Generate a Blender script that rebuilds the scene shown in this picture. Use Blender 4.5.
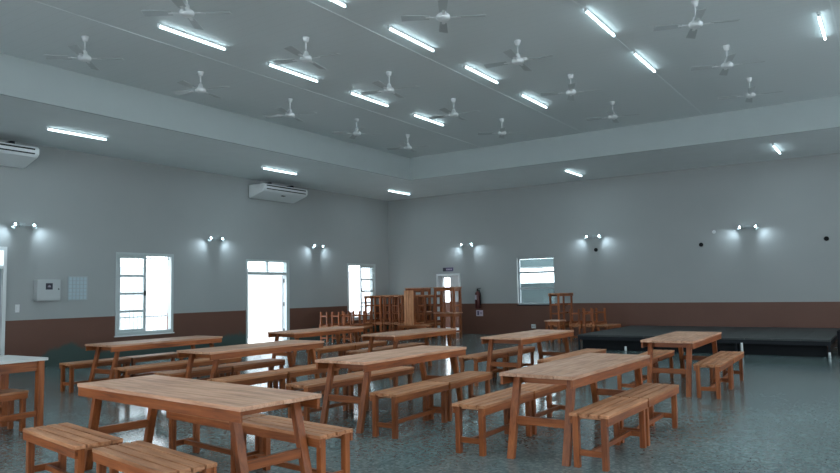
import bpy, math, random
from mathutils import Vector, Matrix
random.seed(7)
scene = bpy.context.scene
for o in list(bpy.data.objects):
    bpy.data.objects.remove(o)
COL = scene.collection
PI = math.pi

# ---------------------------------------------------------------- camera
cam_d = bpy.data.cameras.new('camera')
cam_d.sensor_width = 36.0
cam_d.lens = 30.13
cam_d.clip_end = 300
cam = bpy.data.objects.new('camera', cam_d)
COL.objects.link(cam)
cam.matrix_world = Matrix(((0.829912, 0.05751, 0.554923, 15.518),
                           (0.557605, -0.053433, -0.828385, -21.051),
                           (-0.01799, 0.996914, -0.076413, 1.506),
                           (0, 0, 0, 1)))
scene.camera = cam

# ---------------------------------------------------------------- world, exposure
world = bpy.data.worlds.new('daylight_and_fill')
scene.world = world
world.use_nodes = True
bg = world.node_tree.nodes['Background']
bg.inputs['Color'].default_value = (0.86, 0.93, 1.0, 1)
bg.inputs['Strength'].default_value = 10.0
scene.view_settings.view_transform = 'Standard'
scene.view_settings.look = 'None'
scene.view_settings.exposure = -0.3
scene.view_settings.gamma = 1.0
scene.view_settings.use_curve_mapping = False
try:
    scene.cycles.use_light_tree = True
    scene.cycles.max_bounces = 8
    scene.cycles.diffuse_bounces = 5
    scene.cycles.glossy_bounces = 3
    scene.cycles.transparent_max_bounces = 12
    scene.cycles.sample_clamp_indirect = 4.0
    scene.cycles.use_denoising = True
    scene.cycles.caustics_reflective = False
    scene.cycles.caustics_refractive = False
except Exception:
    pass
TUBE_STRENGTH = 11.0
TUBE_POWER = 13.0
SPOT_POWER = 17.0
FILL_POWER = 38.0
# openings added in the unseen right and front walls, area fill lights outside
RIGHT_FILL_OPENINGS = [(-22.5, -19.5), (-17.0, -14.0), (-11.5, -8.5), (-6.0, -3.0)]
FRONT_FILL_OPENINGS = [(2.0, 5.0), (7.0, 10.0), (12.0, 15.0), (17.0, 20.0)]
FILL_OPENING_Z = (0.9, 3.0)
def daylight_and_fill(loc, rot, w, h):
    d = bpy.data.lights.new('daylight_and_fill', 'AREA'); d.shape = 'RECTANGLE'; d.size = w; d.size_y = h
    d.energy = FILL_POWER; d.color = (0.86, 0.97, 1.0)
    o = bpy.data.objects.new('daylight_and_fill', d); COL.objects.link(o); o.location = loc; o.rotation_euler = rot
for a, b in RIGHT_FILL_OPENINGS:      # added fill outside each opening, tilted well upward to brighten the ceiling
    daylight_and_fill((22.32, (a+b)/2, 1.95), (math.radians(90+52), 0, math.radians(90)), b-a, 2.1)
for a, b in FRONT_FILL_OPENINGS:
    daylight_and_fill(((a+b)/2, -25.32, 1.95), (math.radians(90+52), 0, 0), b-a, 2.1)

# room measures (metres): left wall x=0, back wall y=0
ZS, ZC = 4.859, 5.544          # low soffit, raised ceiling
TX0, TX1, TY0, TY1 = 3.495, 18.6, -3.57, -21.4
XR, YF = 22.0, -25.0
DADO = 1.023

# ---------------------------------------------------------------- materials
def new_mat(name):
    m = bpy.data.materials.new(name); m.use_nodes = True
    nt = m.node_tree
    return m, nt, nt.nodes['Principled BSDF']

def plain(name, col, rough=0.5, metal=0.0, spec=0.5, noise=0.0, scale=8.0):
    m, nt, b = new_mat(name)
    b.inputs['Base Color'].default_value = (*col, 1)
    b.inputs['Roughness'].default_value = rough
    b.inputs['Metallic'].default_value = metal
    b.inputs['Specular IOR Level'].default_value = spec
    if noise:
        tc = nt.nodes.new('ShaderNodeTexCoord'); n = nt.nodes.new('ShaderNodeTexNoise')
        n.inputs['Scale'].default_value = scale; n.inputs['Detail'].default_value = 4
        nt.links.new(tc.outputs['Object'], n.inputs['Vector'])
        r = nt.nodes.new('ShaderNodeValToRGB')
        r.color_ramp.elements[0].color = (*[c * (1 - noise) for c in col], 1)
        r.color_ramp.elements[1].color = (*[min(1, c * (1 + noise)) for c in col], 1)
        nt.links.new(n.outputs['Fac'], r.inputs['Fac'])
        nt.links.new(r.outputs['Color'], b.inputs['Base Color'])
    return m

def emit(name, col, s):
    m, nt, b = new_mat(name)
    b.inputs['Base Color'].default_value = (0.8, 0.8, 0.8, 1)
    b.inputs['Emission Color'].default_value = (*col, 1)
    b.inputs['Emission Strength'].default_value = s
    return m

def wood(name, axis, c_dark, c_mid, c_light, rough=0.5, spec=0.35):
    """grain runs along the given local axis; each board set varies a little"""
    m, nt, b = new_mat(name)
    N, Lk = nt.nodes, nt.links
    tc = N.new('ShaderNodeTexCoord'); oi = N.new('ShaderNodeObjectInfo')
    mp = N.new('ShaderNodeMapping')
    sc = [16.0, 16.0, 16.0]; sc['XYZ'.index(axis)] = 1.3
    mp.inputs['Scale'].default_value = sc
    add = N.new('ShaderNodeVectorMath'); add.operation = 'ADD'
    cmb = N.new('ShaderNodeCombineXYZ')
    mul = N.new('ShaderNodeMath'); mul.operation = 'MULTIPLY'; mul.inputs[1].default_value = 37.0
    Lk.new(oi.outputs['Random'], mul.inputs[0])
    for k in range(3): Lk.new(mul.outputs[0], cmb.inputs[k])
    Lk.new(tc.outputs['Object'], add.inputs[0]); Lk.new(cmb.outputs[0], add.inputs[1])
    Lk.new(add.outputs[0], mp.inputs['Vector'])
    n1 = N.new('ShaderNodeTexNoise'); n1.inputs['Scale'].default_value = 1.6
    n1.inputs['Detail'].default_value = 6; n1.inputs['Roughness'].default_value = 0.62
    n1.inputs['Distortion'].default_value = 0.6
    Lk.new(mp.outputs['Vector'], n1.inputs['Vector'])
    n2 = N.new('ShaderNodeTexNoise'); n2.inputs['Scale'].default_value = 1.7; n2.inputs['Detail'].default_value = 3
    Lk.new(add.outputs[0], n2.inputs['Vector'])
    mix = N.new('ShaderNodeMath'); mix.operation = 'MULTIPLY_ADD'; mix.inputs[1].default_value = 0.7
    m2 = N.new('ShaderNodeMath'); m2.operation = 'MULTIPLY'; m2.inputs[1].default_value = 0.3
    Lk.new(n2.outputs['Fac'], m2.inputs[0])
    Lk.new(n1.outputs['Fac'], mix.inputs[0]); Lk.new(m2.outputs[0], mix.inputs[2])
    r = N.new('ShaderNodeValToRGB')
    e = r.color_ramp.elements
    e[0].position, e[0].color = 0.30, (*c_dark, 1)
    e[1].position, e[1].color = 0.72, (*c_light, 1)
    k = e.new(0.5); k.color = (*c_mid, 1)
    Lk.new(mix.outputs[0], r.inputs['Fac'])
    hs = N.new('ShaderNodeHueSaturation')
    v = N.new('ShaderNodeMapRange'); v.inputs['To Min'].default_value = 0.82; v.inputs['To Max'].default_value = 1.15
    Lk.new(oi.outputs['Random'], v.inputs['Value']); Lk.new(v.outputs['Result'], hs.inputs['Value'])
    Lk.new(r.outputs['Color'], hs.inputs['Color'])
    Lk.new(hs.outputs['Color'], b.inputs['Base Color'])
    b.inputs['Roughness'].default_value = rough
    b.inputs['Specular IOR Level'].default_value = spec
    bp = N.new('ShaderNodeBump'); bp.inputs['Strength'].default_value = 0.12; bp.inputs['Distance'].default_value = 0.004
    Lk.new(n1.outputs['Fac'], bp.inputs['Height']); Lk.new(bp.outputs['Normal'], b.inputs['Normal'])
    return m

def wall_paint(name, foot_patches):
    m, nt, b = new_mat(name)
    N, Lk = nt.nodes, nt.links
    geo = N.new('ShaderNodeNewGeometry'); sp = N.new('ShaderNodeSeparateXYZ')
    Lk.new(geo.outputs['Position'], sp.inputs[0])
    nz = N.new('ShaderNodeTexNoise'); nz.inputs['Scale'].default_value = 1.1; nz.inputs['Detail'].default_value = 5
    Lk.new(geo.outputs['Position'], nz.inputs['Vector'])
    up = N.new('ShaderNodeMixRGB'); up.inputs['Color1'].default_value = (0.335, 0.362, 0.364, 1); up.inputs['Color2'].default_value = (0.375, 0.396, 0.394, 1)
    Lk.new(nz.outputs['Fac'], up.inputs['Fac'])
    lo = N.new('ShaderNodeMixRGB'); lo.inputs['Color1'].default_value = (0.120, 0.056, 0.040, 1); lo.inputs['Color2'].default_value = (0.158, 0.076, 0.054, 1)
    Lk.new(nz.outputs['Fac'], lo.inputs['Fac'])
    low = lo.outputs['Color']
    if foot_patches:
        # ragged teal-grey patches along the foot of the wall
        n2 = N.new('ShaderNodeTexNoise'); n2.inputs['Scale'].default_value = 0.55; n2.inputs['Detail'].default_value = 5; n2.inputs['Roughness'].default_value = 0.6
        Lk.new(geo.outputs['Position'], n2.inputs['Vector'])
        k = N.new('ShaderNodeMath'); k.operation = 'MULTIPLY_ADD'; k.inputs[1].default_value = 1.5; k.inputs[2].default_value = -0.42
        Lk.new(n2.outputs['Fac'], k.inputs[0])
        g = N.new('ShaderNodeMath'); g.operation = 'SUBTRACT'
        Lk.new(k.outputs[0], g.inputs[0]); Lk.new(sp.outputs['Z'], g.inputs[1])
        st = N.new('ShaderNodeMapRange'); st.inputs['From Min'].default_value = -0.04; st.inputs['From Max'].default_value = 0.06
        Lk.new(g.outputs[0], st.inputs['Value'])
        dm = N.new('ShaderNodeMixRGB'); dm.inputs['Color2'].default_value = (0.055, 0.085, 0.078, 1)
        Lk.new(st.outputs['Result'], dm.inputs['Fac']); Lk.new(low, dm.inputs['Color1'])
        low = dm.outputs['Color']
    gt = N.new('ShaderNodeMath'); gt.operation = 'GREATER_THAN'; gt.inputs[1].default_value = DADO
    Lk.new(sp.outputs['Z'], gt.inputs[0])
    mx = N.new('ShaderNodeMixRGB'); Lk.new(gt.outputs[0], mx.inputs['Fac'])
    Lk.new(low, mx.inputs['Color1']); Lk.new(up.outputs['Color'], mx.inputs['Color2'])
    Lk.new(mx.outputs['Color'], b.inputs['Base Color'])
    rr = N.new('ShaderNodeMapRange'); rr.inputs['To Min'].default_value = 0.42; rr.inputs['To Max'].default_value = 0.75
    Lk.new(gt.outputs[0], rr.inputs['Value']); Lk.new(rr.outputs['Result'], b.inputs['Roughness'])
    b.inputs['Specular IOR Level'].default_value = 0.3
    bp = N.new('ShaderNodeBump'); bp.inputs['Strength'].default_value = 0.05; bp.inputs['Distance'].default_value = 0.01
    n3 = N.new('ShaderNodeTexNoise'); n3.inputs['Scale'].default_value = 30
    Lk.new(geo.outputs['Position'], n3.inputs['Vector']); Lk.new(n3.outputs['Fac'], bp.inputs['Height'])
    Lk.new(bp.outputs['Normal'], b.inputs['Normal'])
    return m

def terrazzo():
    m, nt, b = new_mat('terrazzo')
    N, Lk = nt.nodes, nt.links
    geo = N.new('ShaderNodeNewGeometry')
    vo = N.new('ShaderNodeTexVoronoi'); vo.inputs['Scale'].default_value = 42
    Lk.new(geo.outputs['Position'], vo.inputs['Vector'])
    r = N.new('ShaderNodeValToRGB'); e = r.color_ramp.elements
    e[0].position, e[0].color = 0.0, (0.105, 0.155, 0.157, 1)
    e[1].position, e[1].color = 1.0, (0.225, 0.295, 0.296, 1)
    k = e.new(0.55); k.color = (0.148, 0.208, 0.21, 1)
    sp = N.new('ShaderNodeSeparateColor'); Lk.new(vo.outputs['Color'], sp.inputs[0])
    Lk.new(sp.outputs[0], r.inputs['Fac'])
    nz = N.new('ShaderNodeTexNoise'); nz.inputs['Scale'].default_value = 0.7; nz.inputs['Detail'].default_value = 6
    Lk.new(geo.outputs['Position'], nz.inputs['Vector'])
    mr = N.new('ShaderNodeMapRange'); mr.inputs['From Min'].default_value = 0.3; mr.inputs['From Max'].default_value = 0.7
    mr.inputs['To Min'].default_value = 0.78; mr.inputs['To Max'].default_value = 1.12
    Lk.new(nz.outputs['Fac'], mr.inputs['Value'])
    hs = N.new('ShaderNodeHueSaturation'); Lk.new(r.outputs['Color'], hs.inputs['Color']); Lk.new(mr.outputs['Result'], hs.inputs['Value'])
    br = N.new('ShaderNodeTexBrick'); br.offset = 0.0
    br.inputs['Scale'].default_value = 1.0; br.inputs['Brick Width'].default_value = 1.2; br.inputs['Row Height'].default_value = 1.2
    br.inputs['Mortar Size'].default_value = 0.006
    br.inputs['Color1'].default_value = (1, 1, 1, 1); br.inputs['Color2'].default_value = (0.93, 0.93, 0.93, 1); br.inputs['Mortar'].default_value = (0.78, 0.78, 0.78, 1)
    Lk.new(geo.outputs['Position'], br.inputs['Vector'])
    mx = N.new('ShaderNodeMixRGB'); mx.blend_type = 'MULTIPLY'; mx.inputs['Fac'].default_value = 1
    Lk.new(hs.outputs['Color'], mx.inputs['Color1']); Lk.new(br.outputs['Color'], mx.inputs['Color2'])
    Lk.new(mx.outputs['Color'], b.inputs['Base Color'])
    n2 = N.new('ShaderNodeTexNoise'); n2.inputs['Scale'].default_value = 3; n2.inputs['Detail'].default_value = 5
    Lk.new(geo.outputs['Position'], n2.inputs['Vector'])
    rr = N.new('ShaderNodeMapRange'); rr.inputs['To Min'].default_value = 0.13; rr.inputs['To Max'].default_value = 0.20
    Lk.new(n2.outputs['Fac'], rr.inputs['Value']); Lk.new(rr.outputs['Result'], b.inputs['Roughness'])
    b.inputs['Specular IOR Level'].default_value = 0.5
    return m

def ceiling_boards():
    m, nt, b = new_mat('ceiling_boards')
    N, Lk = nt.nodes, nt.links
    geo = N.new('ShaderNodeNewGeometry')
    wv = N.new('ShaderNodeTexWave'); wv.wave_type = 'BANDS'; wv.bands_direction = 'Y'; wv.wave_profile = 'SAW'
    wv.inputs['Scale'].default_value = 1.57; wv.inputs['Distortion'].default_value = 0
    Lk.new(geo.outputs['Position'], wv.inputs['Vector'])
    r = N.new('ShaderNodeValToRGB'); e = r.color_ramp.elements
    e[0].position, e[0].color = 0.0, (0.56, 0.605, 0.615, 1)
    e[1].position, e[1].color = 0.05, (0.64, 0.69, 0.70, 1)
    Lk.new(wv.outputs['Fac'], r.inputs['Fac'])
    Lk.new(r.outputs['Color'], b.inputs['Base Color'])
    b.inputs['Roughness'].default_value = 0.6
    b.inputs['Specular IOR Level'].default_value = 0.4
    bp = N.new('ShaderNodeBump'); bp.inputs['Strength'].default_value = 0.15; bp.inputs['Distance'].default_value = 0.01
    Lk.new(r.outputs['Color'], bp.inputs['Height']); Lk.new(bp.outputs['Normal'], b.inputs['Normal'])
    return m

def glass():
    m = bpy.data.materials.new('window_glass'); m.use_nodes = True
    nt = m.node_tree; N, Lk = nt.nodes, nt.links
    N.remove(N['Principled BSDF'])
    t = N.new('ShaderNodeBsdfTransparent'); g = N.new('ShaderNodeBsdfGlossy'); g.inputs['Roughness'].default_value = 0.03
    t.inputs['Color'].default_value = (0.93, 0.97, 0.97, 1)
    mx = N.new('ShaderNodeMixShader'); mx.inputs[0].default_value = 0.06; Lk.new(t.outputs[0], mx.inputs[1]); Lk.new(g.outputs[0], mx.inputs[2])
    Lk.new(mx.outputs[0], N['Material Output'].inputs['Surface'])
    return m

M = {}
M['wall_l'] = wall_paint('wall_paint_patchy', True)
M['wall'] = wall_paint('wall_paint', False)
M['floor'] = terrazzo()
M['ceil'] = ceiling_boards()
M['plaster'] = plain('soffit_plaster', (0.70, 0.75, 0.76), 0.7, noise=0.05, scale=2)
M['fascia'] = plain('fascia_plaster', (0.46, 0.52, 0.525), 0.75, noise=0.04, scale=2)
M['white'] = plain('white_enamel', (0.72, 0.75, 0.76), 0.35)
M['grey'] = plain('grey_enamel', (0.38, 0.43, 0.45), 0.4)
M['palegrey'] = plain('pale_grey_enamel', (0.46, 0.50, 0.51), 0.4)
M['frame'] = plain('window_frame_paint', (0.50, 0.56, 0.57), 0.4)
M['black'] = plain('black_plastic', (0.008, 0.009, 0.011), 0.8, 0.0, 0.2)
M['dark'] = plain('dark_steel', (0.014, 0.016, 0.02), 0.7, 0.0, 0.2)
M['steel'] = plain('painted_steel', (0.45, 0.5, 0.52), 0.4, 0.6)
M['blade'] = plain('fan_blade_paint', (0.42, 0.46, 0.47), 0.35)
M['glass'] = glass()
M['tube'] = emit('lit_tube', (0.72, 0.93, 1.0), TUBE_STRENGTH)
M['bulb'] = emit('lit_bulb', (0.70, 0.92, 1.0), 40.0)
M['ext_wall'] = plain('outside_render', (0.90, 0.89, 0.92), 0.8, noise=0.04)
M['ext_teal'] = plain('outside_painted_wall', (0.10, 0.14, 0.148), 0.8, noise=0.06)
M['ext_ground'] = plain('outside_paving', (0.78, 0.78, 0.76), 0.85, noise=0.06)
M['red'] = plain('extinguisher_red', (0.085, 0.012, 0.012), 0.4)
M['label'] = plain('paper_label', (0.62, 0.56, 0.66), 0.6)
M['purple'] = plain('sign_purple', (0.10, 0.085, 0.17), 0.5)
M['signdark'] = plain('sign_dark', (0.02, 0.02, 0.035), 0.5)
M['paleblue'] = plain('pale_blue_glass_cells', (0.42, 0.53, 0.58), 0.35)
M['deck'] = plain('stage_deck_boards', (0.032, 0.040, 0.042), 0.5, noise=0.25, scale=3)
M['terracotta_room'] = plain('next_room_brown', (0.15, 0.065, 0.045), 0.6)
T_D, T_M, T_L = (0.29, 0.138, 0.085), (0.56, 0.31, 0.20), (0.76, 0.48, 0.34)
M['top'] = wood('worn_table_wood', 'Y', T_D, T_M, T_L, 0.5, 0.3)
M['seat'] = wood('worn_seat_wood', 'Y', (0.23, 0.088, 0.04), (0.50, 0.22, 0.105), (0.72, 0.37, 0.205), 0.5, 0.3)
F_D, F_M, F_L = (0.115, 0.029, 0.009), (0.28, 0.078, 0.021), (0.45, 0.145, 0.044)
M['sheentop'] = wood('table_wood_sheen', 'Y', (0.42, 0.42, 0.41), (0.60, 0.60, 0.59), (0.72, 0.73, 0.73), 0.4, 0.4)  # whitish reflected sheen painted into the colour of the wood
M['leg'] = wood('varnished_leg_wood', 'Z', F_D, F_M, F_L, 0.42, 0.4)
M['rail_x'] = wood('varnished_rail_wood', 'X', F_D, F_M, F_L, 0.42, 0.4)
M['rail_y'] = wood('varnished_apron_wood', 'Y', F_D, F_M, F_L, 0.42, 0.4)

# ---------------------------------------------------------------- mesh helpers
class MB:
    def __init__(s): s.v, s.f, s.sm = [], [], []
    def face(s, idx, smooth=False): s.f.append(idx); s.sm.append(smooth)
    def hexa(s, P):
        b = len(s.v); s.v += [tuple(p) for p in P]
        for q in ((0, 3, 2, 1), (4, 5, 6, 7), (0, 1, 5, 4), (1, 2, 6, 5), (2, 3, 7, 6), (3, 0, 4, 7)):
            s.face([b + i for i in q])
        return s
    def box(s, x0, x1, y0, y1, z0, z1):
        return s.hexa([(x0, y0, z0), (x1, y0, z0), (x1, y1, z0), (x0, y1, z0), (x0, y0, z1), (x1, y0, z1), (x1, y1, z1), (x0, y1, z1)])
    def cbox(s, c, d):
        return s.box(c[0]-d[0]/2, c[0]+d[0]/2, c[1]-d[1]/2, c[1]+d[1]/2, c[2]-d[2]/2, c[2]+d[2]/2)
    def post(s, p, q, wx, wy):
        """bar from p (bottom) to q (top), horizontal section wx by wy at both ends"""
        h = ((-wx/2, -wy/2), (wx/2, -wy/2), (wx/2, wy/2), (-wx/2, wy/2))
        return s.hexa([(p[0]+a, p[1]+b, p[2]) for a, b in h] + [(q[0]+a, q[1]+b, q[2]) for a, b in h])
    def rings(s, rings, caps=True, smooth=True):
        b = len(s.v); n = len(rings[0])
        for r in rings: s.v += [tuple(p) for p in r]
        for i in range(len(rings)-1):
            for j in range(n):
                k = (j+1) % n
                s.face([b+i*n+j, b+i*n+k, b+(i+1)*n+k, b+(i+1)*n+j], smooth)
        if caps:
            s.face([b+j for j in reversed(range(n))]); s.face([b+(len(rings)-1)*n+j for j in range(n)])
        return s
    def tube(s, p, q, r0, r1=None, n=12):
        r1 = r0 if r1 is None else r1
        p, q = Vector(p), Vector(q); d = (q-p).normalized()
        u = d.orthogonal().normalized(); w = d.cross(u)
        return s.rings([[p+(u*math.cos(2*PI*j/n)+w*math.sin(2*PI*j/n))*r0 for j in range(n)],
                        [q+(u*math.cos(2*PI*j/n)+w*math.sin(2*PI*j/n))*r1 for j in range(n)]])
    def path(s, pts, r, n=8):
        pts = [Vector(p) for p in pts]; R = []
        for i, p in enumerate(pts):
            d = (pts[min(i+1, len(pts)-1)] - pts[max(i-1, 0)]).normalized()
            u = d.cross(Vector((0.13, 0.21, 0.97))).normalized(); w = d.cross(u)
            R.append([p+(u*math.cos(2*PI*j/n)+w*math.sin(2*PI*j/n))*r for j in range(n)])
        return s.rings(R)
    def lathe(s, prof, c=(0, 0, 0), n=20):
        """prof: (radius, z) pairs from the bottom up"""
        return s.rings([[(c[0]+r*math.cos(2*PI*j/n), c[1]+r*math.sin(2*PI*j/n), c[2]+z) for j in range(n)] for r, z in prof])
    def xform(s, mat): s.v = [tuple(mat @ Vector(p)) for p in s.v]; return s
    def obj(s, name, mat, parent=None, bevel=0.0):
        me = bpy.data.meshes.new(name); me.from_pydata(s.v, [], s.f); me.update()
        for p, sm in zip(me.polygons, s.sm): p.use_smooth = sm
        me.materials.append(mat)
        o = bpy.data.objects.new(name, me); COL.objects.link(o)
        if parent: o.parent = parent
        if bevel:
            b = o.modifiers.new('edge', 'BEVEL'); b.width = bevel; b.segments = 2; b.limit_method = 'ANGLE'
        return o

def tag(o, label, cat, group=None):
    o['label'] = label; o['category'] = cat
    if group: o['group'] = group
    return o
def thing(name, label, cat, loc=(0, 0, 0), rz=0.0, group=None):
    o = bpy.data.objects.new(name, None); COL.objects.link(o)
    o.empty_display_size = 0.1
    o.location = loc; o.rotation_euler = (0, 0, rz)
    return tag(o, label, cat, group)
def struct(o):
    o['kind'] = 'structure'; return o
def dup(root, label, loc, rot=(0, 0, 0), group=None):
    def rec(o, par):
        c = o.copy(); COL.objects.link(c); c.parent = par
        if par is not None: c.matrix_parent_inverse = Matrix()
        for ch in list(o.children): rec(ch, c)
        return c
    r = rec(root, None)
    r.location = loc; r.rotation_euler = rot; r['label'] = label
    if group: r['group'] = group
    return r

# ---------------------------------------------------------------- room shell
def wall_cells(name, mat, axis, a0, a1, z0, z1, t0, t1, holes):
    """a wall slab along y (axis 'y') or x (axis 'x') with rectangular openings"""
    As = sorted({a0, a1, *[h[0] for h in holes], *[h[1] for h in holes]})
    Zs = sorted({z0, z1, *[h[2] for h in holes], *[h[3] for h in holes]})
    mb = MB()
    for i in range(len(As)-1):
        run = None
        for j in range(len(Zs)-1):
            ca, cz = (As[i]+As[i+1])/2, (Zs[j]+Zs[j+1])/2
            solid = not any(h[0] < ca < h[1] and h[2] < cz < h[3] for h in holes)
            if solid and run is None: run = Zs[j]
            nxt_solid = False
            if j+1 < len(Zs)-1:
                cz2 = (Zs[j+1]+Zs[j+2])/2
                nxt_solid = not any(h[0] < ca < h[1] and h[2] < cz2 < h[3] for h in holes)
            if solid and not nxt_solid:
                if axis == 'y': mb.box(t0, t1, As[i], As[i+1], run, Zs[j+1])
                else: mb.box(As[i], As[i+1], t0, t1, run, Zs[j+1])
                run = None
    return struct(mb.obj(name, mat))

W1 = (-11.07, -9.44, 0.55, 2.56); W2 = (-2.42, -0.84, 0.55, 2.48)
D1 = (-6.96, -5.22, 0.0, 2.50); D2 = (-14.62, -13.60, 0.0, 2.58)
W3 = (5.24, 6.54, 0.98, 2.52); D3 = (2.10, 3.07, 0.0, 2.07)
struct(MB().box(-0.25, XR+0.25, YF-0.25, 0.25, -0.12, 0.0).obj('floor', M['floor']))
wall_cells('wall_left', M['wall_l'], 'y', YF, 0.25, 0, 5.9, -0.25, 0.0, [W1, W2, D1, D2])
wall_cells('wall_back', M['wall'], 'x', 0.0, XR, 0, 5.9, 0.0, 0.25, [W3, D3])
wall_cells('wall_right', M['wall'], 'y', YF, 0.25, 0, 5.9, XR, XR+0.25, [(a, b, *FILL_OPENING_Z) for a, b in RIGHT_FILL_OPENINGS])
wall_cells('wall_front', M['wall'], 'x', 0.0, XR, 0, 5.9, YF-0.25, YF, [(a, b, *FILL_OPENING_Z) for a, b in FRONT_FILL_OPENINGS])
struct(MB().box(TX0-0.05, TX1+0.05, TY1-0.05, TY0+0.05, ZC, ZC+0.1).obj('ceiling', M['ceil']))
sf = MB()
sf.box(0, TX0-0.06, YF, 0, ZS, ZS+0.1); sf.box(TX1+0.06, XR, YF, 0, ZS, ZS+0.1)
sf.box(TX0-0.06, TX1+0.06, TY0+0.06, 0, ZS, ZS+0.1); sf.box(TX0-0.06, TX1+0.06, YF, TY1-0.06, ZS, ZS+0.1)
struct(sf.obj('ceiling_soffit', M['plaster']))
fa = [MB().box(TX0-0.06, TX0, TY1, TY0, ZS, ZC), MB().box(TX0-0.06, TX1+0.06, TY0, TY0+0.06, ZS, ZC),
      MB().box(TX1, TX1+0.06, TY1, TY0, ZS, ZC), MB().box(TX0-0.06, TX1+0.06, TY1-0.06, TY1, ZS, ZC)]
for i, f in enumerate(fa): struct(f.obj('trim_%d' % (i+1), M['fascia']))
# joint strips between ceiling board runs
for i, x in enumerate((6.0, 9.0, 12.0, 15.0)):
    struct(MB().box(x-0.012, x+0.012, TY1, TY0, ZC-0.005, ZC).obj('trim_%d' % (5+i), M['plaster']))

# ---------------------------------------------------------------- windows and doors
def frame_y(mb, y0, y1, z0, z1, x0, x1, w):
    mb.box(x0, x1, y0, y1, z0, z0+w); mb.box(x0, x1, y0, y1, z1-w, z1)
    mb.box(x0, x1, y0, y0+w, z0+w, z1-w); mb.box(x0, x1, y1-w, y1, z0+w, z1-w)
def frame_x(mb, x0, x1, z0, z1, y0, y1, w):
    mb.box(x0, x1, y0, y1, z0, z0+w); mb.box(x0, x1, y0, y1, z1-w, z1)
    mb.box(x0, x0+w, y0, y1, z0+w, z1-w); mb.box(x1-w, x1, y0, y1, z0+w, z1-w)

def side_window(n, W, sash_low):
    y0, y1, z0, z1 = W; ym = (y0+y1)/2
    root = bpy.data.objects.new('window_%d' % n, None); COL.objects.link(root)
    root.location = (0, ym, z0); struct(root)
    L = lambda mb: mb.xform(Matrix.Translation((0, -ym, -z0)))
    mb = MB(); frame_y(mb, y0, y1, z0, z1, -0.10, 0.025, 0.075)
    L(mb).obj('window_frame', M['frame'], root, 0.004)
    a, b = (y0+0.075, ym+0.03) if sash_low else (ym-0.03, y1-0.075)
    # sliding sash with four panes
    mb = MB(); frame_y(mb, a, b, z0+0.075, z1-0.075, -0.055, -0.02, 0.065)
    H = (z1-z0-0.28)
    for k in (1, 2, 3):
        zz = z0+0.14+H*k/4; mb.box(-0.052, -0.024, a+0.065, b-0.065, zz-0.028, zz+0.028)
    s = L(mb).obj('sash', M['frame'], root, 0.003)
    mb = MB().box(-0.041, -0.036, a+0.06, b-0.06, z0+0.135, z1-0.135); L(mb).obj('pane', M['glass'], s)
    yl = b-0.03 if sash_low else a+0.03
    L(MB().box(-0.022, 0.0, yl-0.018, yl+0.018, z0+0.95, z0+1.07)).obj('latch', M['black'], root)
    # security bars outside the opening
    mb = MB()
    k = y0+0.06
    while k < y1-0.03:
        mb.tube((-0.21, k, z0), (-0.21, k, z1), 0.008, n=6); k += 0.115
    for zz in (z0+0.42, z1-0.12): mb.box(-0.222, -0.198, y0, y1, zz-0.016, zz+0.016)
    L(mb).obj('security_bars', M['white'], root)
    # inner sill
    L(MB().box(-0.1, 0.045, y0-0.02, y1+0.02, z0-0.03, z0)).obj('window_sill', M['white'], root)
side_window(1, W1, True)
side_window(2, W2, False)

# glazed garden door with a transom
y0, y1, z0, z1 = D1
root = bpy.data.objects.new('door_1', None); COL.objects.link(root); root.location = (0, (y0+y1)/2, 0); struct(root)
L = lambda mb: mb.xform(Matrix.Translation((0, -(y0+y1)/2, 0)))
mb = MB()
mb.box(-0.12, 0.03, y0, y0+0.05, 0, z1); mb.box(-0.12, 0.03, y1-0.13, y1, 0, z1); mb.box(-0.12, 0.03, y0+0.05, y1-0.07, z1-0.06, z1)
mb.box(-0.12, 0.02, y0+0.05, y1-0.07, 2.05, 2.13); mb.box(-0.1, 0.0, (y0+y1)/2-0.025, (y0+y1)/2+0.025, 2.13, z1-0.06)
fr = L(mb).obj('door_frame', M['frame'], root, 0.004)
L(MB().box(-0.062, -0.057, y0+0.05, y1-0.07, 2.13, z1-0.06)).obj('transom_pane', M['glass'], root)
# leaf swung open into the room reveal: hinged at the far jamb, turned outward
lf = MB().box(-1.0, -0.13, y1-0.18, y1-0.14, 0.03, 2.04)
leaf = L(lf).obj('door_leaf', M['white'], root, 0.003)
for zz in (0.3, 1.1, 1.82):
    L(MB().tube((-0.08, y1-0.14, zz), (-0.08, y1-0.14, zz+0.12), 0.018, n=8)).obj('hinge', M['dark'], root)
L(MB().tube((-0.93, y1-0.18, 1.05), (-0.93, y1-0.235, 1.05), 0.012, n=8).tube((-0.93, y1-0.23, 1.05), (-0.82, y1-0.23, 1.05), 0.012, n=8)).obj('door_handle', M['steel'], leaf)

# side door at the photo's left edge
y0, y1, z0, z1 = D2
root = bpy.data.objects.new('door_2', None); COL.objects.link(root); root.location = (0, (y0+y1)/2, 0); struct(root)
L = lambda mb: mb.xform(Matrix.Translation((0, -(y0+y1)/2, 0)))
mb = MB(); mb.box(-0.12, 0.04, y0, y0+0.07, 0, z1); mb.box(-0.12, 0.04, y1-0.07, y1, 0, z1); mb.box(-0.12, 0.04, y0+0.07, y1-0.07, z1-0.07, z1); mb.box(-0.12, 0.02, y0+0.07, y1-0.07, 2.12, 2.19)
L(mb).obj('door_frame', M['white'], root, 0.004)
L(MB().box(-0.075, -0.035, y0+0.07, y1-0.07, 0.01, 2.12)).obj('door_leaf', M['grey'], root, 0.003)
L(MB().box(-0.062, -0.057, y0+0.07, y1-0.07, 2.19, z1-0.07)).obj('transom_pane', M['glass'], root)

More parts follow.
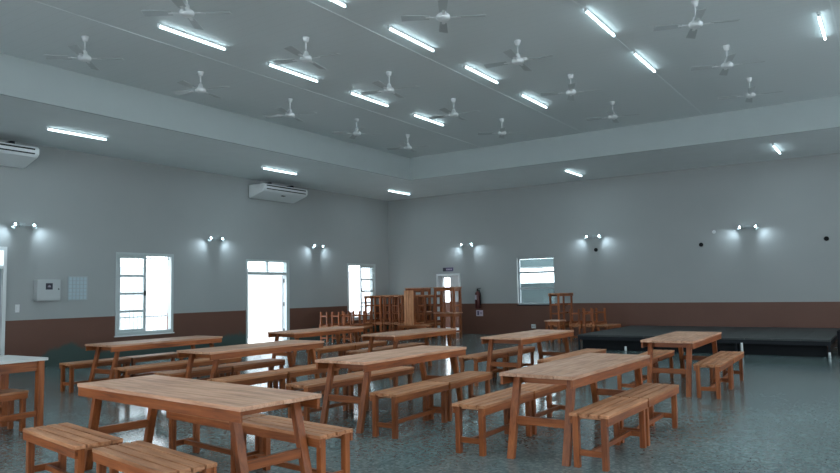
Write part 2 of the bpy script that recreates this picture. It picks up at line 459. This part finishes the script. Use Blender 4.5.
# doorway at the back to the next room
x0, x1, z0, z1 = D3
root = bpy.data.objects.new('door_3', None); COL.objects.link(root); root.location = ((x0+x1)/2, 0, 0); struct(root)
L = lambda mb: mb.xform(Matrix.Translation((-(x0+x1)/2, 0, 0)))
mb = MB(); mb.box(x0, x0+0.06, -0.03, 0.27, 0, z1); mb.box(x1-0.06, x1, -0.03, 0.27, 0, z1); mb.box(x0+0.06, x1-0.06, -0.03, 0.27, z1-0.06, z1)
L(mb).obj('door_frame', M['white'], root, 0.004)

# next room seen through the doorway
RX0, RX1, RY0, RY1 = -0.6, 3.45, 0.25, 3.25
struct(MB().box(RX0, RX1, RY0, RY1, -0.12, 0.0).obj('floor', M['ext_wall']))
struct(MB().box(RX0, RX1, RY0, RY1, 2.9, 3.0).obj('ceiling', M['plaster']))
wall_cells('wall_back', M['wall'], 'x', RX0, RX1, 0, 2.9, RY1, RY1+0.15, [(0.30, 0.66, 1.02, 2.0)])
wall_cells('wall_left', M['wall'], 'y', RY0, RY1, 0, 2.9, RX0-0.15, RX0, [(0.6, 2.6, 0.9, 2.3)])
wall_cells('wall_right', M['wall'], 'y', RY0, RY1, 0, 2.9, RX1, RX1+0.15, [])

# horizontal-pane window in the back wall
x0, x1, z0, z1 = W3
root = bpy.data.objects.new('window_3', None); COL.objects.link(root); root.location = ((x0+x1)/2, 0, z0); struct(root)
L = lambda mb: mb.xform(Matrix.Translation((-(x0+x1)/2, 0, -z0)))
mb = MB(); frame_x(mb, x0, x1, z0, z1, 0.10, 0.17, 0.05)
for zz in (z0+0.53, z0+1.05): mb.box(x0+0.05, x1-0.05, 0.11, 0.16, zz-0.035, zz+0.035)
L(mb).obj('window_frame', M['grey'], root, 0.003)
for a, b in ((z0+0.05, z0+0.495), (z0+0.565, z0+1.015), (z0+1.085, z1-0.05)):
    L(MB().box(x0+0.05, x1-0.05, 0.133, 0.137, a, b)).obj('pane', M['glass'], root)
L(MB().box(x0-0.01, x1+0.01, -0.03, 0.1, z0-0.035, z0)).obj('window_sill', M['dark'], root)

# ---------------------------------------------------------------- outside
struct(MB().box(-9, -0.25, -20, 12, -0.15, -0.05).obj('ground', M['ext_ground']))
struct(MB().box(-0.25, 16, 0.25, 12, -0.15, -0.121).obj('ground', M['ext_ground']))
struct(MB().box(-4.2, -4.0, -20, 9, -0.05, 2.4).obj('outside_wall', M['ext_wall']))
struct(MB().box(2.5, 14, 4.4, 4.6, -0.12, 1.72).obj('outside_wall', M['ext_teal']))
struct(MB().box(2.5, 14, 3.6, 6.0, 2.33, 2.62).obj('outside_roof', M['ext_teal']))
# white gate across the courtyard, outside the open door
g = thing('garden_gate', 'white double gate of sheet metal outside the open glazed door', 'gate', (-2.4, -4.9, -0.05))
for s, nm in ((-1, 'gate_leaf'), (1, 'gate_leaf')):
    c = s*0.92
    mb = MB().box(-0.02, 0.02, c-0.9, c+0.9, 0.08, 2.3)
    gl = mb.obj(nm, M['white'], g, 0.003)
    MB().box(0.02, 0.035, c-0.86, c+0.86, 1.05, 1.11).obj('rail', M['white'], gl)
MB().box(0.02, 0.07, -0.05, 0.05, 0.98, 1.2).obj('latch', M['dark'], g)
for s in (-1, 1): MB().box(-0.05, 0.05, s*1.87-0.04, s*1.87+0.04, 0.0, 2.4).obj('gate_post', M['white'], g)

# ---------------------------------------------------------------- furniture builders
def make_table(label):
    Lh, Wh = 2.17/2, 0.705/2
    t = thing('trestle_table', label, 'table')
    mb = MB()
    xs = [-Wh, -Wh/2, 0.0, Wh/2, Wh]; ends = [0.0, 0.006, -0.004, 0.003]
    for i in range(4):
        mb.box(xs[i]+(0.0012 if i else 0), xs[i+1]-(0.0012 if i < 3 else 0), -Lh+ends[i], Lh-ends[(i+1) % 4], 0.722, 0.752)
    mb.obj('tabletop', M['top'], t, 0.003)
    for s in (-1, 1):
        MB().box(min(s*(Wh-0.004), s*(Wh-0.03)), max(s*(Wh-0.004), s*(Wh-0.03)), -Lh+0.015, Lh-0.015, 0.645, 0.722).obj('apron', M['rail_y'], t, 0.003)
    for s in (-1, 1):
        ye = s*(Lh-0.24)
        MB().box(-Wh+0.03, Wh-0.03, ye-0.014, ye+0.014, 0.645, 0.722).obj('end_apron', M['rail_x'], t, 0.002)
        for q in (-1, 1):
            MB().post((q*0.262, s*(Lh-0.02), 0), (q*0.262, s*(Lh-0.195), 0.722), 0.066, 0.05).obj('leg', M['leg'], t, 0.004)
        zb = 0.33; yb = s*(Lh-0.02-0.175*zb/0.722)
        MB().box(-0.229, 0.229, yb-0.016, yb+0.016, zb-0.035, zb+0.035).obj('crossbar', M['rail_x'], t, 0.003)
    return t

def make_bench(label):
    Lh, Wh, H = 1.06/2, 0.345/2, 0.452
    t = thing('slatted_bench', label, 'bench')
    mb = MB(); w = (2*Wh-3*0.015)/4
    for i in range(4):
        x = -Wh+i*(w+0.015); e = (0, 0.004, -0.003, 0.002)[i]
        mb.box(x, x+w, -Lh+e, Lh-e, H-0.026, H)
    for y in (-Lh+0.075, 0, Lh-0.075): mb.box(-Wh+0.03, Wh-0.03, y-0.02, y+0.02, H-0.05, H-0.026)
    mb.obj('seat', M['seat'], t, 0.0025)
    for s in (-1, 1):
        MB().box(min(s*(Wh-0.002), s*(Wh-0.024)), max(s*(Wh-0.002), s*(Wh-0.024)), -Lh+0.006, Lh-0.006, H-0.088, H-0.026).obj('side_rail', M['rail_y'], t, 0.002)
    for s in (-1, 1):
        for q in (-1, 1):
            x, y = q*(Wh-0.03), s*(Lh-0.04)
            xi = q*(Wh-0.049)
            MB().post((xi, y, 0), (xi, y, H-0.026), 0.05, 0.05).obj('leg', M['leg'], t, 0.003)
        MB().box(-Wh+0.074, Wh-0.074, s*(Lh-0.04)-0.012, s*(Lh-0.04)+0.012, 0.10, 0.15).obj('end_stretcher', M['rail_x'], t, 0.002)
    MB().box(-0.016, 0.016, -Lh+0.052, Lh-0.052, 0.105, 0.145).obj('long_stretcher', M['rail_y'], t, 0.002)
    return t

def make_worktable(label, Lx=0.76, Ly=1.2, H=0.80, mid=True, top='top'):
    t = thing('square_leg_table', label, 'table')
    a, b = Lx/2, Ly/2
    mb = MB()
    for i in range(3):
        x = -a-0.02+i*(2*a+0.04)/3; mb.box(x+0.001, x+(2*a+0.04)/3-0.001, -b-0.03, b+0.03, H-0.03, H)
    mb.obj('tabletop', M[top], t, 0.003)
    for sx in (-1, 1):
        for sy in (-1, 1):
            MB().post((sx*(a-0.035), sy*(b-0.035), 0), (sx*(a-0.035), sy*(b-0.035), H-0.03), 0.07, 0.07).obj('leg', M['leg'], t, 0.004)
    for s in (-1, 1):
        MB().box(-a+0.07, a-0.07, s*(b-0.03)-0.012, s*(b-0.03)+0.012, H-0.13, H-0.03).obj('apron', M['rail_x'], t, 0.002)
        MB().box(s*(a-0.03)-0.012, s*(a-0.03)+0.012, -b+0.07, b-0.07, H-0.14, H-0.03).obj('apron', M['rail_y'], t, 0.002)
        if mid: MB().post((0, s*(b-0.03), 0), (0, s*(b-0.03), H-0.13), 0.05, 0.04).obj('mid_post', M['leg'], t, 0.003)
        MB().box(s*(a-0.035)-0.014, s*(a-0.035)+0.014, -b+0.07, b-0.07, 0.18, 0.24).obj('stretcher', M['rail_y'], t, 0.002)
    return t

TD = {'A': 'the crosswise foreground table', 'H': "the middle row's leftmost table", 'I': "the middle row's second table", 'B': "the middle row's third table",
      'C': "the middle row's rightmost table", 'G': "the back row's leftmost table", 'F': "the back row's second table",
      'E': "the back row's third table", 'D': "the back row's rightmost table"}
TL = {'A': 'long worn wooden trestle table set crosswise in the left foreground, brown top',
      'H': 'long wooden trestle table in front of the bright white left window',
      'I': 'long wooden trestle table whose far end overlaps the bright open doorway',
      'B': 'long wooden trestle table right behind the crosswise foreground table, near the picture centre',
      'C': 'large pale-topped trestle table in the right foreground between two pairs of benches',
      'G': 'distant trestle table at the foot of the bright doorway, leftmost of the back row',
      'F': 'distant trestle table directly in front of the big furniture pile',
      'E': 'distant pale-topped trestle table below the fire extinguisher and back window',
      'D': 'pale-topped trestle table standing in front of the dark low stage, farthest right'}
TP = {'B': (10.438, -14.02, 0.0), 'C': (12.883, -14.243, -0.017), 'D': (12.846, -9.958, 0.022), 'E': (10.405, -10.149, 0.004),
      'F': (8.043, -10.227, 0.03), 'I': (7.757, -13.823, -0.02), 'H': (5.165, -13.60, 0.0), 'G': (5.70, -10.20, 0.02),
      'A': (10.75, -17.316, 1.478)}
t0 = None
for k, (x, y, a) in TP.items():
    if t0 is None:
        t0 = make_table(TL[k]); t0.location = (x, y, 0); t0.rotation_euler = (0, 0, a); t0['group'] = 'wooden trestle tables of the hall'
    else:
        t = dup(t0, TL[k], (x, y, 0), (0, 0, a))
        if k == 'A': t.scale = (1.04, 1.07, 1.0)

GB = 'slatted benches along the tables'
b0 = make_bench('x'); b0['group'] = GB
used = [False]
def bench(label, loc, rot=(0, 0, 0), group=None):
    if not used[0]:
        used[0] = True
        b0.location = loc; b0.rotation_euler = rot; b0['label'] = label
        if group: b0['group'] = group
        return b0
    return dup(b0, label, loc, rot, group)
PAIRS = [('C', 'left', 12.215, -14.31, 0.0), ('C', 'right', 13.365, -14.27, -0.017), ('B', 'right', 11.06, -14.10, 0.02), ('B', 'left', 9.77, -14.0, 0.0),
         ('D', 'right', 13.36, -9.99, 0.03), ('D', 'left', 12.33, -10.13, 0.03), ('E', 'left', 9.89, -10.29, 0.0), ('E', 'right', 11.24, -10.32, 0.02),
         ('F', 'left', 7.52, -10.25, 0.03), ('G', 'right', 6.38, -10.05, 0.02), ('I', 'right', 8.54, -14.12, 0.0), ('I', 'left', 7.25, -13.95, 0.0),
         ('H', 'right', 6.11, -13.83, 0.0), ('H', 'left', 4.54, -13.77, 0.0)]
for k, side, x, y, a in PAIRS:
    for s, w in ((-1, 'near'), (1, 'far')):
        d = 0.545
        bench('%s slatted bench on the %s side of %s' % (w, side, TD[k]), (x-math.sin(a)*s*d, y+math.cos(a)*s*d, 0), (0, 0, a), GB)
bench('slatted bench at the bottom left corner, left of the two before the crosswise foreground table', (10.17, -17.97, 0), (0, 0, 1.413), GB)
bench('slatted bench cut by the bottom edge, before the right end of the crosswise foreground table', (11.38, -18.11, 0), (0, 0, 1.408), GB)
bench('slatted bench behind the right end of the crosswise foreground table, seat half uncovered', (11.45, -16.875, 0), (0, 0, 1.455), GB)
bench('slatted bench hidden mostly under the left part of the crosswise foreground table', (10.372, -16.75, 0), (0, 0, 1.455), GB)

# table at the left edge, with benches pushed under it
jt = make_worktable('square-legged wooden table with a sheen-pale top, cut by the left edge of the picture', 0.80, 2.3, 0.825, False, 'sheentop')
jt.location = (7.15, -17.92, 0); jt.rotation_euler = (0, 0, 0.04); jt['group'] = 'square-legged tables'
bench('slatted bench pushed under the square-legged table at the left edge, nearer end', (7.16, -18.42, 0), (0, 0, 0.04), 'benches under the left edge table')
bench('slatted bench pushed under the square-legged table at the left edge, farther end', (7.12, -17.34, 0), (0, 0, 0.04), 'benches under the left edge table')

# ---- pile of stored furniture in the back corner
GP = 'stored benches piled in the back corner'
BH = 0.452
def stack(x, y, rz, tiers, desc, group):
    """tiers: string of U (upright) and I (upturned), from the floor up"""
    words = {1: ['only'], 2: ['bottom', 'top'], 3: ['bottom', 'middle', 'top']}[len(tiers)]
    for i, c in enumerate(tiers):
        lab = '%s bench%s of %s' % (words[i], ', legs up,' if c == 'I' else '', desc)
        if c == 'U': bench(lab, (x, y, i*BH), (0, 0, rz), group)
        else: bench(lab, (x, y, (i+1)*BH), (PI, 0, rz), group)
ordn = ['leftmost', 'second', 'third', 'fourth', 'rightmost']
for i in range(5):
    stack(0.98+0.375*i, -1.98+random.uniform(-0.03, 0.03), random.uniform(-0.015, 0.015), 'UIU',
          'the %s three-high stack below the far left window' % ordn[i] if i in (0, 4) else 'the %s of five three-high stacks by the far left window' % ordn[i], GP)
for i, nm in enumerate(('leftmost', 'middle', 'rightmost')):
    stack(1.2+0.42*i, -4.45+0.03*i, 0.03*(i-1), 'UI', 'the %s two-high stack in front of the corner pile' % nm, GP)
stack(3.08, -2.0, 0.02, 'UIU', 'the narrow stack just left of the back doorway', GP)
for x, d in ((0.62, 'the back stack nearest the left wall in the corner pile'), (1.02, 'the back stack second from the left wall in the pile'), (1.40, 'the back stack beside the stacked tables in the pile')):
    stack(x, -0.74, 0.0, 'UIU', d, GP)
# bench stood on its end against the pile, seat towards the room
bench('slatted bench lying upright at the foot of the corner pile', (3.2, -3.05, 0), (0, 0, PI/2), GP)
bench('orange slatted bench stood on end, seat facing the room, against the corner pile', (3.2, -2.90, BH+0.53), (PI/2, 0, 0.0), GP)
# square-legged tables stacked two high
GW = 'square-legged tables'
wt = make_worktable('lower square-legged table of the two-high stack in front of the back doorway', 0.74, 0.46)
wt.location = (3.80, -2.05, 0); wt['group'] = GW
dup(wt, 'upper square-legged table of the two-high stack in front of the back doorway', (3.80, -2.05, 0.80), (0, 0, 0.02), GW)
dup(wt, 'lower square-legged table stacked behind the corner bench pile, against the wall', (2.0, -1.05, 0), (0, 0, 0), GW)
dup(wt, 'upper square-legged table stacked behind the corner bench pile, showing above it', (2.0, -1.05, 0.80), (0, 0, -0.02), GW)

# ---- second pile, under the back window beside the stage
GR = 'stored benches piled beside the stage'
stack(7.48, -1.75, 0.0, 'UIU', 'the tall stack below the back window corner', GR)
stl = make_worktable('small bright orange square-legged table in front of the tall stack under the back window', 0.42, 0.40, 0.62, False)
stl.location = (7.70, -2.75, 0)
for i, nm in enumerate(('left', 'middle', 'right')):
    stack(8.02+0.40*i, -1.6, 0.0, 'U' if i == 2 else 'UI', 'the %s low dark stack between tall stack and stage' % nm, GR)

# ---------------------------------------------------------------- stage
st = thing('stage', 'low black stage platform of dark boards along the back wall', 'stage', (11.72, -2.4, 0))
st.scale = (1, 1, 1.08)
SX, SY = 2.68, 2.15
mb = MB(); n = 10
for i in range(n):
    x = -SX+i*2*SX/n; mb.box(x+0.004, x+2*SX/n-0.004, -SY, SY, 0.30, 0.335)
mb.obj('deck', M['deck'], st, 0.002)
mb = MB()
for s in (-1, 1):
    mb.box(-SX, SX, s*(SY-0.03)-0.02, s*(SY-0.03)+0.02, 0.22, 0.30)
    mb.box(s*(SX-0.03)-0.02, s*(SX-0.03)+0.02, -SY+0.05, SY-0.05, 0.22, 0.30)
mb.obj('deck_frame', M['dark'], st)
MB().box(-SX+0.08, SX-0.08, -SY+0.12, -SY+0.14, 0.0, 0.22).obj('void_shade', M['black'], st)  # black sheet painting in the dark void under the deck
for x in (-SX+0.03, -SX/3, SX/3, SX-0.03):
    for y in (-SY+0.03, SY-0.03):
        lg = MB().box(x-0.02, x+0.02, y-0.02, y+0.02, 0.0, 0.22).obj('leg', M['dark'], st)
for x in (-1.5, 1.02, SX-0.03):
    MB().tube((x, -SY-0.01, 0.0), (x, -SY-0.01, 0.10 if x != 1.02 else 0.24), 0.028, 0.022, 10).obj('foot', M['white'], st)
sp = thing('floor_speaker', 'black box loudspeaker on the floor at the right end of the stage', 'loudspeaker', (14.78, -3.75, 0))
MB().hexa([(-0.3, -0.25, 0), (0.3, -0.25, 0), (0.3, 0.3, 0), (-0.3, 0.3, 0), (-0.3, -0.15, 0.5), (0.3, -0.15, 0.5), (0.3, 0.3, 0.5), (-0.3, 0.3, 0.5)]).obj('cabinet', M['black'], sp, 0.01)
MB().hexa([(-0.26, -0.262, 0.04), (0.26, -0.262, 0.04), (0.26, -0.24, 0.04), (-0.26, -0.24, 0.04), (-0.26, -0.178, 0.46), (0.26, -0.178, 0.46), (0.26, -0.15, 0.46), (-0.26, -0.15, 0.46)]).obj('grille', M['dark'], sp)

# ---------------------------------------------------------------- ceiling fans
def make_fan(label):
    f = thing('ceiling_fan', label, 'ceiling fan', group='white four-blade ceiling fans')
    MB().lathe([(0.014, -0.085), (0.04, -0.07), (0.05, -0.02), (0.052, 0.0)]).obj('canopy', M['white'], f)
    MB().tube((0, 0, -0.26), (0, 0, -0.07), 0.012).obj('downrod', M['white'], f)
    MB().lathe([(0.03, -0.385), (0.07, -0.38), (0.092, -0.365), (0.096, -0.33), (0.08, -0.31), (0.045, -0.29), (0.035, -0.24), (0.018, -0.225)]).obj('motor', M['white'], f)
    for k in range(4):
        Rk = Matrix.Rotation(k*PI/2, 4, 'Z')
        a = MB().box(0.10, 0.24, -0.02, 0.02, -0.349, -0.343).xform(Rk).obj('blade_arm', M['white'], f)
        tilt = Matrix.Translation((0, 0, -0.345)) @ Matrix.Rotation(math.radians(11), 4, 'X')
        w = MB().hexa([(0.19, -0.05, 0.0), (0.57, -0.068, 0.0), (0.57, 0.068, 0.0), (0.19, 0.05, 0.0), (0.19, -0.05, 0.006), (0.57, -0.068, 0.006), (0.57, 0.068, 0.006), (0.19, 0.05, 0.006)])
        w.xform(Rk @ tilt).obj('blade', M['blade'], f, 0.002)
    return f
FX = [(5.28, [-6.25, -8.35, -10.55, -12.84, -15.05]), (8.0, [-6.24, -8.46, -10.76, -12.98, -15.25]), (10.65, [-6.14, -8.54, -10.82, -13.12]), (13.4, [-6.18, -8.47, -10.75])]
ANG = [[0.3, 0.9, 0.35, 0.25, 0.75], [0.5, 0.1, 0.2, 0.25, 0.62], [0.2, 0.4, 0.15, 0.55], [0.2, 0.3, 0.35]]
coln = ['the column nearest the left wall', 'the second column from the left wall', 'the third column from the left wall', 'the column farthest right']
rown = {5: ['farthest', 'second farthest', 'middle', 'second nearest', 'nearest'], 4: ['farthest', 'second farthest', 'second nearest', 'nearest'], 3: ['farthest', 'middle', 'nearest']}
f0 = None
for c, (x, ys) in enumerate(FX):
    for r, y in enumerate(ys):
        lab = 'white ceiling fan, %s in %s' % (rown[len(ys)][r], coln[c])
        if f0 is None:
            f0 = make_fan(lab); f0.location = (x, y, ZC); f0.rotation_euler = (0, 0, ANG[c][r])
        else: dup(f0, lab, (x, y, ZC), (0, 0, ANG[c][r]))

# ---------------------------------------------------------------- tube lights
def make_tube(label, Lh=0.62):
    t = thing('tube_light', label, 'tube light', group='lit fluorescent tube lights')
    mb = MB().box(-0.016, 0.016, -Lh-0.02, Lh+0.02, -0.03, 0.0)
    for s in (-1, 1): mb.box(-0.02, 0.02, s*(Lh+0.01)-0.012, s*(Lh+0.01)+0.012, -0.066, -0.03)
    mb.obj('batten', M['white'], t, 0.002)
    MB().tube((0, -Lh, -0.05), (0, Lh, -0.05), 0.017).obj('lamp_tube', M['tube'], t)
    ld = bpy.data.lights.new('tube_glow', 'AREA'); ld.shape = 'RECTANGLE'; ld.size = 0.03; ld.size_y = 2*Lh
    ld.energy = TUBE_POWER; ld.color = (0.74, 0.93, 1.0)
    lo = bpy.data.objects.new('tube_glow', ld); COL.objects.link(lo); lo.parent = t; lo.location = (0, 0, -0.069)
    return t
TR = [(6.66, [-7.36, -9.62, -11.86, -14.09, -18.6], 'the row nearest the left ceiling step'), (9.36, [-7.36, -9.69, -11.98, -14.27, -16.6, -18.9], 'the second row from the left ceiling step'),
      (12.05, [-8.54, -10.84, -13.14, -15.44, -17.74], 'the third row from the left ceiling step'), (14.82, [-8.59, -10.89, -13.2, -15.5, -17.8], 'the rightmost row of the raised ceiling'),
      (17.4, [-6.3, -8.6, -10.9, -13.2, -15.5], 'the row by the right ceiling step')]
cnt = ['farthest', 'second farthest', 'third farthest', 'fourth farthest', 'fifth farthest', 'nearest']
l0 = None
def tube(lab, loc):
    global l0
    if l0 is None: l0 = make_tube(lab); l0.location = loc; return l0
    return dup(l0, lab, loc)
for x, ys, nm in TR:
    for r, y in enumerate(ys): tube('tube light, %s of %s' % (cnt[r], nm), (x, y, ZC))
for x, y, nm in ((1.84, -13.15, 'near the air conditioner at the left edge'), (1.82, -7.40, 'above the middle of the left wall'), (1.84, -1.86, 'in the corner of left and back walls'),
                 (8.0, -1.76, 'above the back wall, left one'), (13.32, -1.9, 'above the back wall, right one')):
    tube('tube light on the low soffit, %s' % nm, (x, y, ZS))

# ---------------------------------------------------------------- wall sconces
def make_sconce(label):
    """local +X points out of the wall, arms along local Y"""
    s = thing('wall_sconce', label, 'wall lamp', group='twin-arm wall lamps')
    MB().box(0.0, 0.02, -0.06, 0.06, -0.05, 0.05).obj('back_plate', M['grey'], s, 0.004)
    MB().box(0.02, 0.06, -0.012, 0.012, -0.012, 0.012).box(0.045, 0.065, -0.19, 0.19, -0.010, 0.010).obj('arm', M['grey'], s, 0.002)
    for q in (-1, 1):
        c = Vector((0.085, q*0.20, 0.0)); d = Vector((0.05, q*0.45, -0.9)).normalized()
        u = d.orthogonal().normalized(); w = d.cross(u)
        def ring(t, r): return [c+d*t+(u*math.cos(2*PI*j/14)+w*math.sin(2*PI*j/14))*r for j in range(14)]
        MB().rings([ring(0.075, 0.050), ring(0.03, 0.046), ring(-0.02, 0.034), ring(-0.04, 0.014), ring(-0.035, 0.012), ring(-0.018, 0.030), ring(0.03, 0.042), ring(0.074, 0.047)], caps=False).obj('lamp_shade', M['grey'], s)
        MB().lathe([(0.004, -0.03), (0.017, -0.02), (0.023, 0.0), (0.017, 0.02), (0.004, 0.03)], tuple(c+Vector((0.03, 0, 0.0))), 12).obj('bulb', M['bulb'], s)
        ld = bpy.data.lights.new('lamp_beam', 'SPOT'); ld.energy = SPOT_POWER; ld.color = (0.72, 0.88, 1.0)
        ld.spot_size = math.radians(115); ld.spot_blend = 1.0; ld.shadow_soft_size = 0.06
        lo = bpy.data.objects.new('lamp_beam', ld); COL.objects.link(lo); lo.parent = s
        lo.location = c + Vector((0.10, q*0.05, -0.03))
        lo.rotation_euler = Vector((-0.25, q*0.62, -0.75)).to_track_quat('-Z', 'Y').to_euler()
    return s
s0 = make_sconce('twin wall lamp on the left wall nearest the picture edge, above the electrical box')
s0.location = (0, -13.29, 3.06)
dup(s0, 'twin wall lamp on the left wall between the window and the open doorway', (0, -8.12, 3.03))
dup(s0, 'twin wall lamp on the left wall between the open doorway and the far window', (0, -3.97, 3.0))
dup(s0, 'twin wall lamp on the back wall near the corner, above the doorway side', (3.4, 0, 3.05), (0, 0, -PI/2))
dup(s0, 'twin wall lamp on the back wall right of the small window', (7.9, 0, 3.07), (0, 0, -PI/2))
dup(s0, 'twin wall lamp on the back wall above the stage', (12.29, 0, 3.08), (0, 0, -PI/2))

# ---------------------------------------------------------------- wall fittings
def make_ac(label):
    """unit along local Y, 1.8 long, projecting to +X from the wall"""
    a = thing('air_conditioner', label, 'air conditioner', group='white under-ceiling air conditioners')
    Lh, D = 0.9, 0.66
    prof = [(0.0, 0.0), (0.10, 0.0), (D-0.06, 0.16), (D, 0.22), (D, 0.34), (D-0.04, 0.38), (0.0, 0.38)]
    MB().rings([[(x, y, z) for x, z in prof] for y in (-Lh, Lh)], smooth=False).obj('casing', M['white'], a, 0.012)
    MB().box(D-0.03, D+0.006, -Lh+0.09, Lh-0.09, 0.305, 0.335).obj('air_slot', M['dark'], a)
    g = MB().box(D-0.05, D+0.004, -Lh+0.09, Lh-0.09, 0.215, 0.24).obj('louvre', M['dark'], a)
    MB().box(D-0.02, D+0.012, -Lh+0.10, Lh-0.10, 0.25, 0.295).obj('front_flap', M['white'], a, 0.004)
    for y in (-Lh, Lh):
        s = -1 if y < 0 else 1
        MB().rings([[(x, yy, z) for x, z in [(0.05, 0.03), (D-0.07, 0.185), (D-0.02, 0.23), (D-0.02, 0.33), (D-0.05, 0.36), (0.05, 0.36)]] for yy in sorted((y, y+s*0.012))], smooth=False).obj('end_cap', M['white'], a, 0.003)
    for yb in (-0.46, 0.46): MB().box(-0.005, 0.45, yb-0.04, yb+0.04, 0.38, 0.47).obj('bracket', M['dark'], a)
    MB().box(0.42, 0.50, -0.02, 0.10, 0.10, 0.115).obj('display', M['black'], a)
    return a
ac = make_ac('long white air conditioner high on the left wall above the open doorway'); ac.location = (0.03, -5.99, 4.29)
dup(ac, 'white air conditioner high on the left wall, cut by the left picture edge', (0.03, -14.22, 4.29))

eb = thing('electrical_box', 'pale grey wall box with a small dark display square on the left wall', 'electrical box', (0, -12.75, 1.43))
MB().box(0.0, 0.13, -0.26, 0.26, 0.0, 0.46).obj('casing', M['palegrey'], eb, 0.006)
MB().box(0.13, 0.142, -0.255, 0.255, 0.03, 0.455).obj('box_door', M['palegrey'], eb, 0.004)
d_ = MB().box(0.142, 0.150, -0.075, 0.075, 0.24, 0.38).obj('display', M['signdark'], eb, 0.002)
MB().box(0.150, 0.152, -0.035, 0.035, 0.295, 0.305).box(0.150, 0.152, -0.02, 0.02, 0.318, 0.328).obj('symbol', M['label'], d_)
MB().tube((0.142, 0.21, 0.25), (0.155, 0.21, 0.25), 0.014).obj('lock', M['dark'], eb)
cg = thing('cell_panel', 'pale blue wall panel of small square cells beside the electrical box', 'wall panel', (0, -12.02, 1.42))
MB().box(0.0, 0.012, -0.235, 0.235, 0.0, 0.55).obj('backing', M['grey'], cg, 0.002)
mb = MB()
for i in range(5):
    for j in range(6):
        mb.box(0.012, 0.02, -0.215+i*0.087, -0.215+i*0.087+0.072, 0.022+j*0.086, 0.022+j*0.086+0.072)
mb.obj('cells', M['paleblue'], cg, 0.002)
sw = thing('light_switch', 'small white switch plate beside the door at the left edge', 'light switch', (0, -13.35, 1.19))
MB().box(0, 0.012, -0.045, 0.045, 0, 0.17).obj('plate', M['white'], sw, 0.002)
MB().box(0.012, 0.02, -0.02, 0.02, 0.05, 0.12).obj('rocker', M['white'], sw)
so = thing('wall_socket', 'small white socket box low on the back wall below the window', 'socket', (5.79, 0, 0.22))
MB().box(-0.07, 0.07, -0.05, 0, 0, 0.13).obj('plate', M['white'], so, 0.003)
MB().tube((-0.025, -0.05, 0.065), (-0.025, -0.056, 0.065), 0.012).tube((0.025, -0.05, 0.065), (0.025, -0.056, 0.065), 0.012).obj('contacts', M['dark'], so)
for x, nm in ((7.95, 'below the middle lamp of the back wall'), (11.04, 'on bare back wall left of the stage lamp'), (14.14, 'on bare back wall farthest right')):
    h = thing('wall_hook', 'small black round wall fitting %s' % nm, 'wall fitting', (x, 0, 2.66), group='black round wall fittings')
    MB().tube((0, 0, 0), (0, -0.03, 0), 0.06, 0.05, 14).obj('base', M['black'], h)
    MB().tube((0, -0.03, 0), (0, -0.09, 0), 0.022, 0.02, 10).obj('stub', M['black'], h)
wp = thing('wall_plate', 'small pale round cover plate on the back wall beside the stage lamp', 'wall fitting', (11.4, 0, 3.0))
MB().tube((0, 0, 0), (0, -0.015, 0), 0.05, 0.046, 16).obj('cover', M['white'], wp)

sg = thing('door_sign', 'small dark rectangular sign above the back doorway', 'sign', (2.58, 0, 2.155))
MB().box(-0.21, 0.21, -0.015, 0, 0, 0.13).obj('board', M['purple'], sg, 0.002)
MB().box(-0.205, -0.09, -0.018, -0.015, 0.005, 0.125).obj('symbol_field', M['signdark'], sg)
mb = MB()
for i in range(4): mb.box(-0.06+i*0.06, -0.025+i*0.06, -0.018, -0.015, 0.045, 0.085)
mb.obj('strokes', M['label'], sg)

ex = thing('fire_extinguisher', 'dark red fire extinguisher hung on the back wall beside the doorway', 'fire extinguisher', (3.80, -0.115, 0.86))
MB().lathe([(0.02, 0.0), (0.085, 0.0), (0.095, 0.02), (0.095, 0.46), (0.08, 0.53), (0.035, 0.57), (0.03, 0.59)], n=20).obj('cylinder', M['red'], ex)
MB().tube((0, 0, 0.59), (0, 0, 0.645), 0.024).box(-0.02, 0.11, -0.012, 0.012, 0.645, 0.66).box(-0.02, 0.13, -0.012, 0.012, 0.675, 0.69).obj('valve', M['black'], ex)
MB().path([(0.02, -0.02, 0.62), (0.09, -0.03, 0.60), (0.125, -0.03, 0.5), (0.12, -0.02, 0.3), (0.115, -0.01, 0.12)], 0.013).obj('hose', M['black'], ex)
MB().rings([[(0.097*math.cos(t), 0.097*math.sin(t), z) for t in [PI*(1.05+0.05*k) for k in range(11)]] + [(0.094*math.cos(t), 0.094*math.sin(t), z) for t in [PI*(1.55-0.05*k) for k in range(11)]] for z in (0.30, 0.46)], smooth=False).obj('label_sticker', M['label'], ex)
MB().box(-0.03, 0.03, 0.09, 0.115, 0.3, 0.5).obj('bracket', M['dark'], ex)
pl = thing('instruction_card', 'pale lilac card on the wall under the fire extinguisher', 'sign', (3.80, 0, 0.60))
MB().box(-0.13, 0.13, -0.006, 0, 0, 0.2).obj('card', M['label'], pl)
MB().box(-0.09, -0.02, -0.008, -0.006, 0.03, 0.17).box(0.01, 0.10, -0.008, -0.006, 0.11, 0.125).box(0.01, 0.10, -0.008, -0.006, 0.07, 0.085).obj('print', M['purple'], pl)
sm_ = thing('smoke_detector', 'small white round detector on the raised ceiling between tube rows', 'detector', (10.35, -9.95, ZC))
MB().lathe([(0.02, -0.05), (0.045, -0.045), (0.055, -0.02), (0.06, 0.0)]).obj('housing', M['white'], sm_)
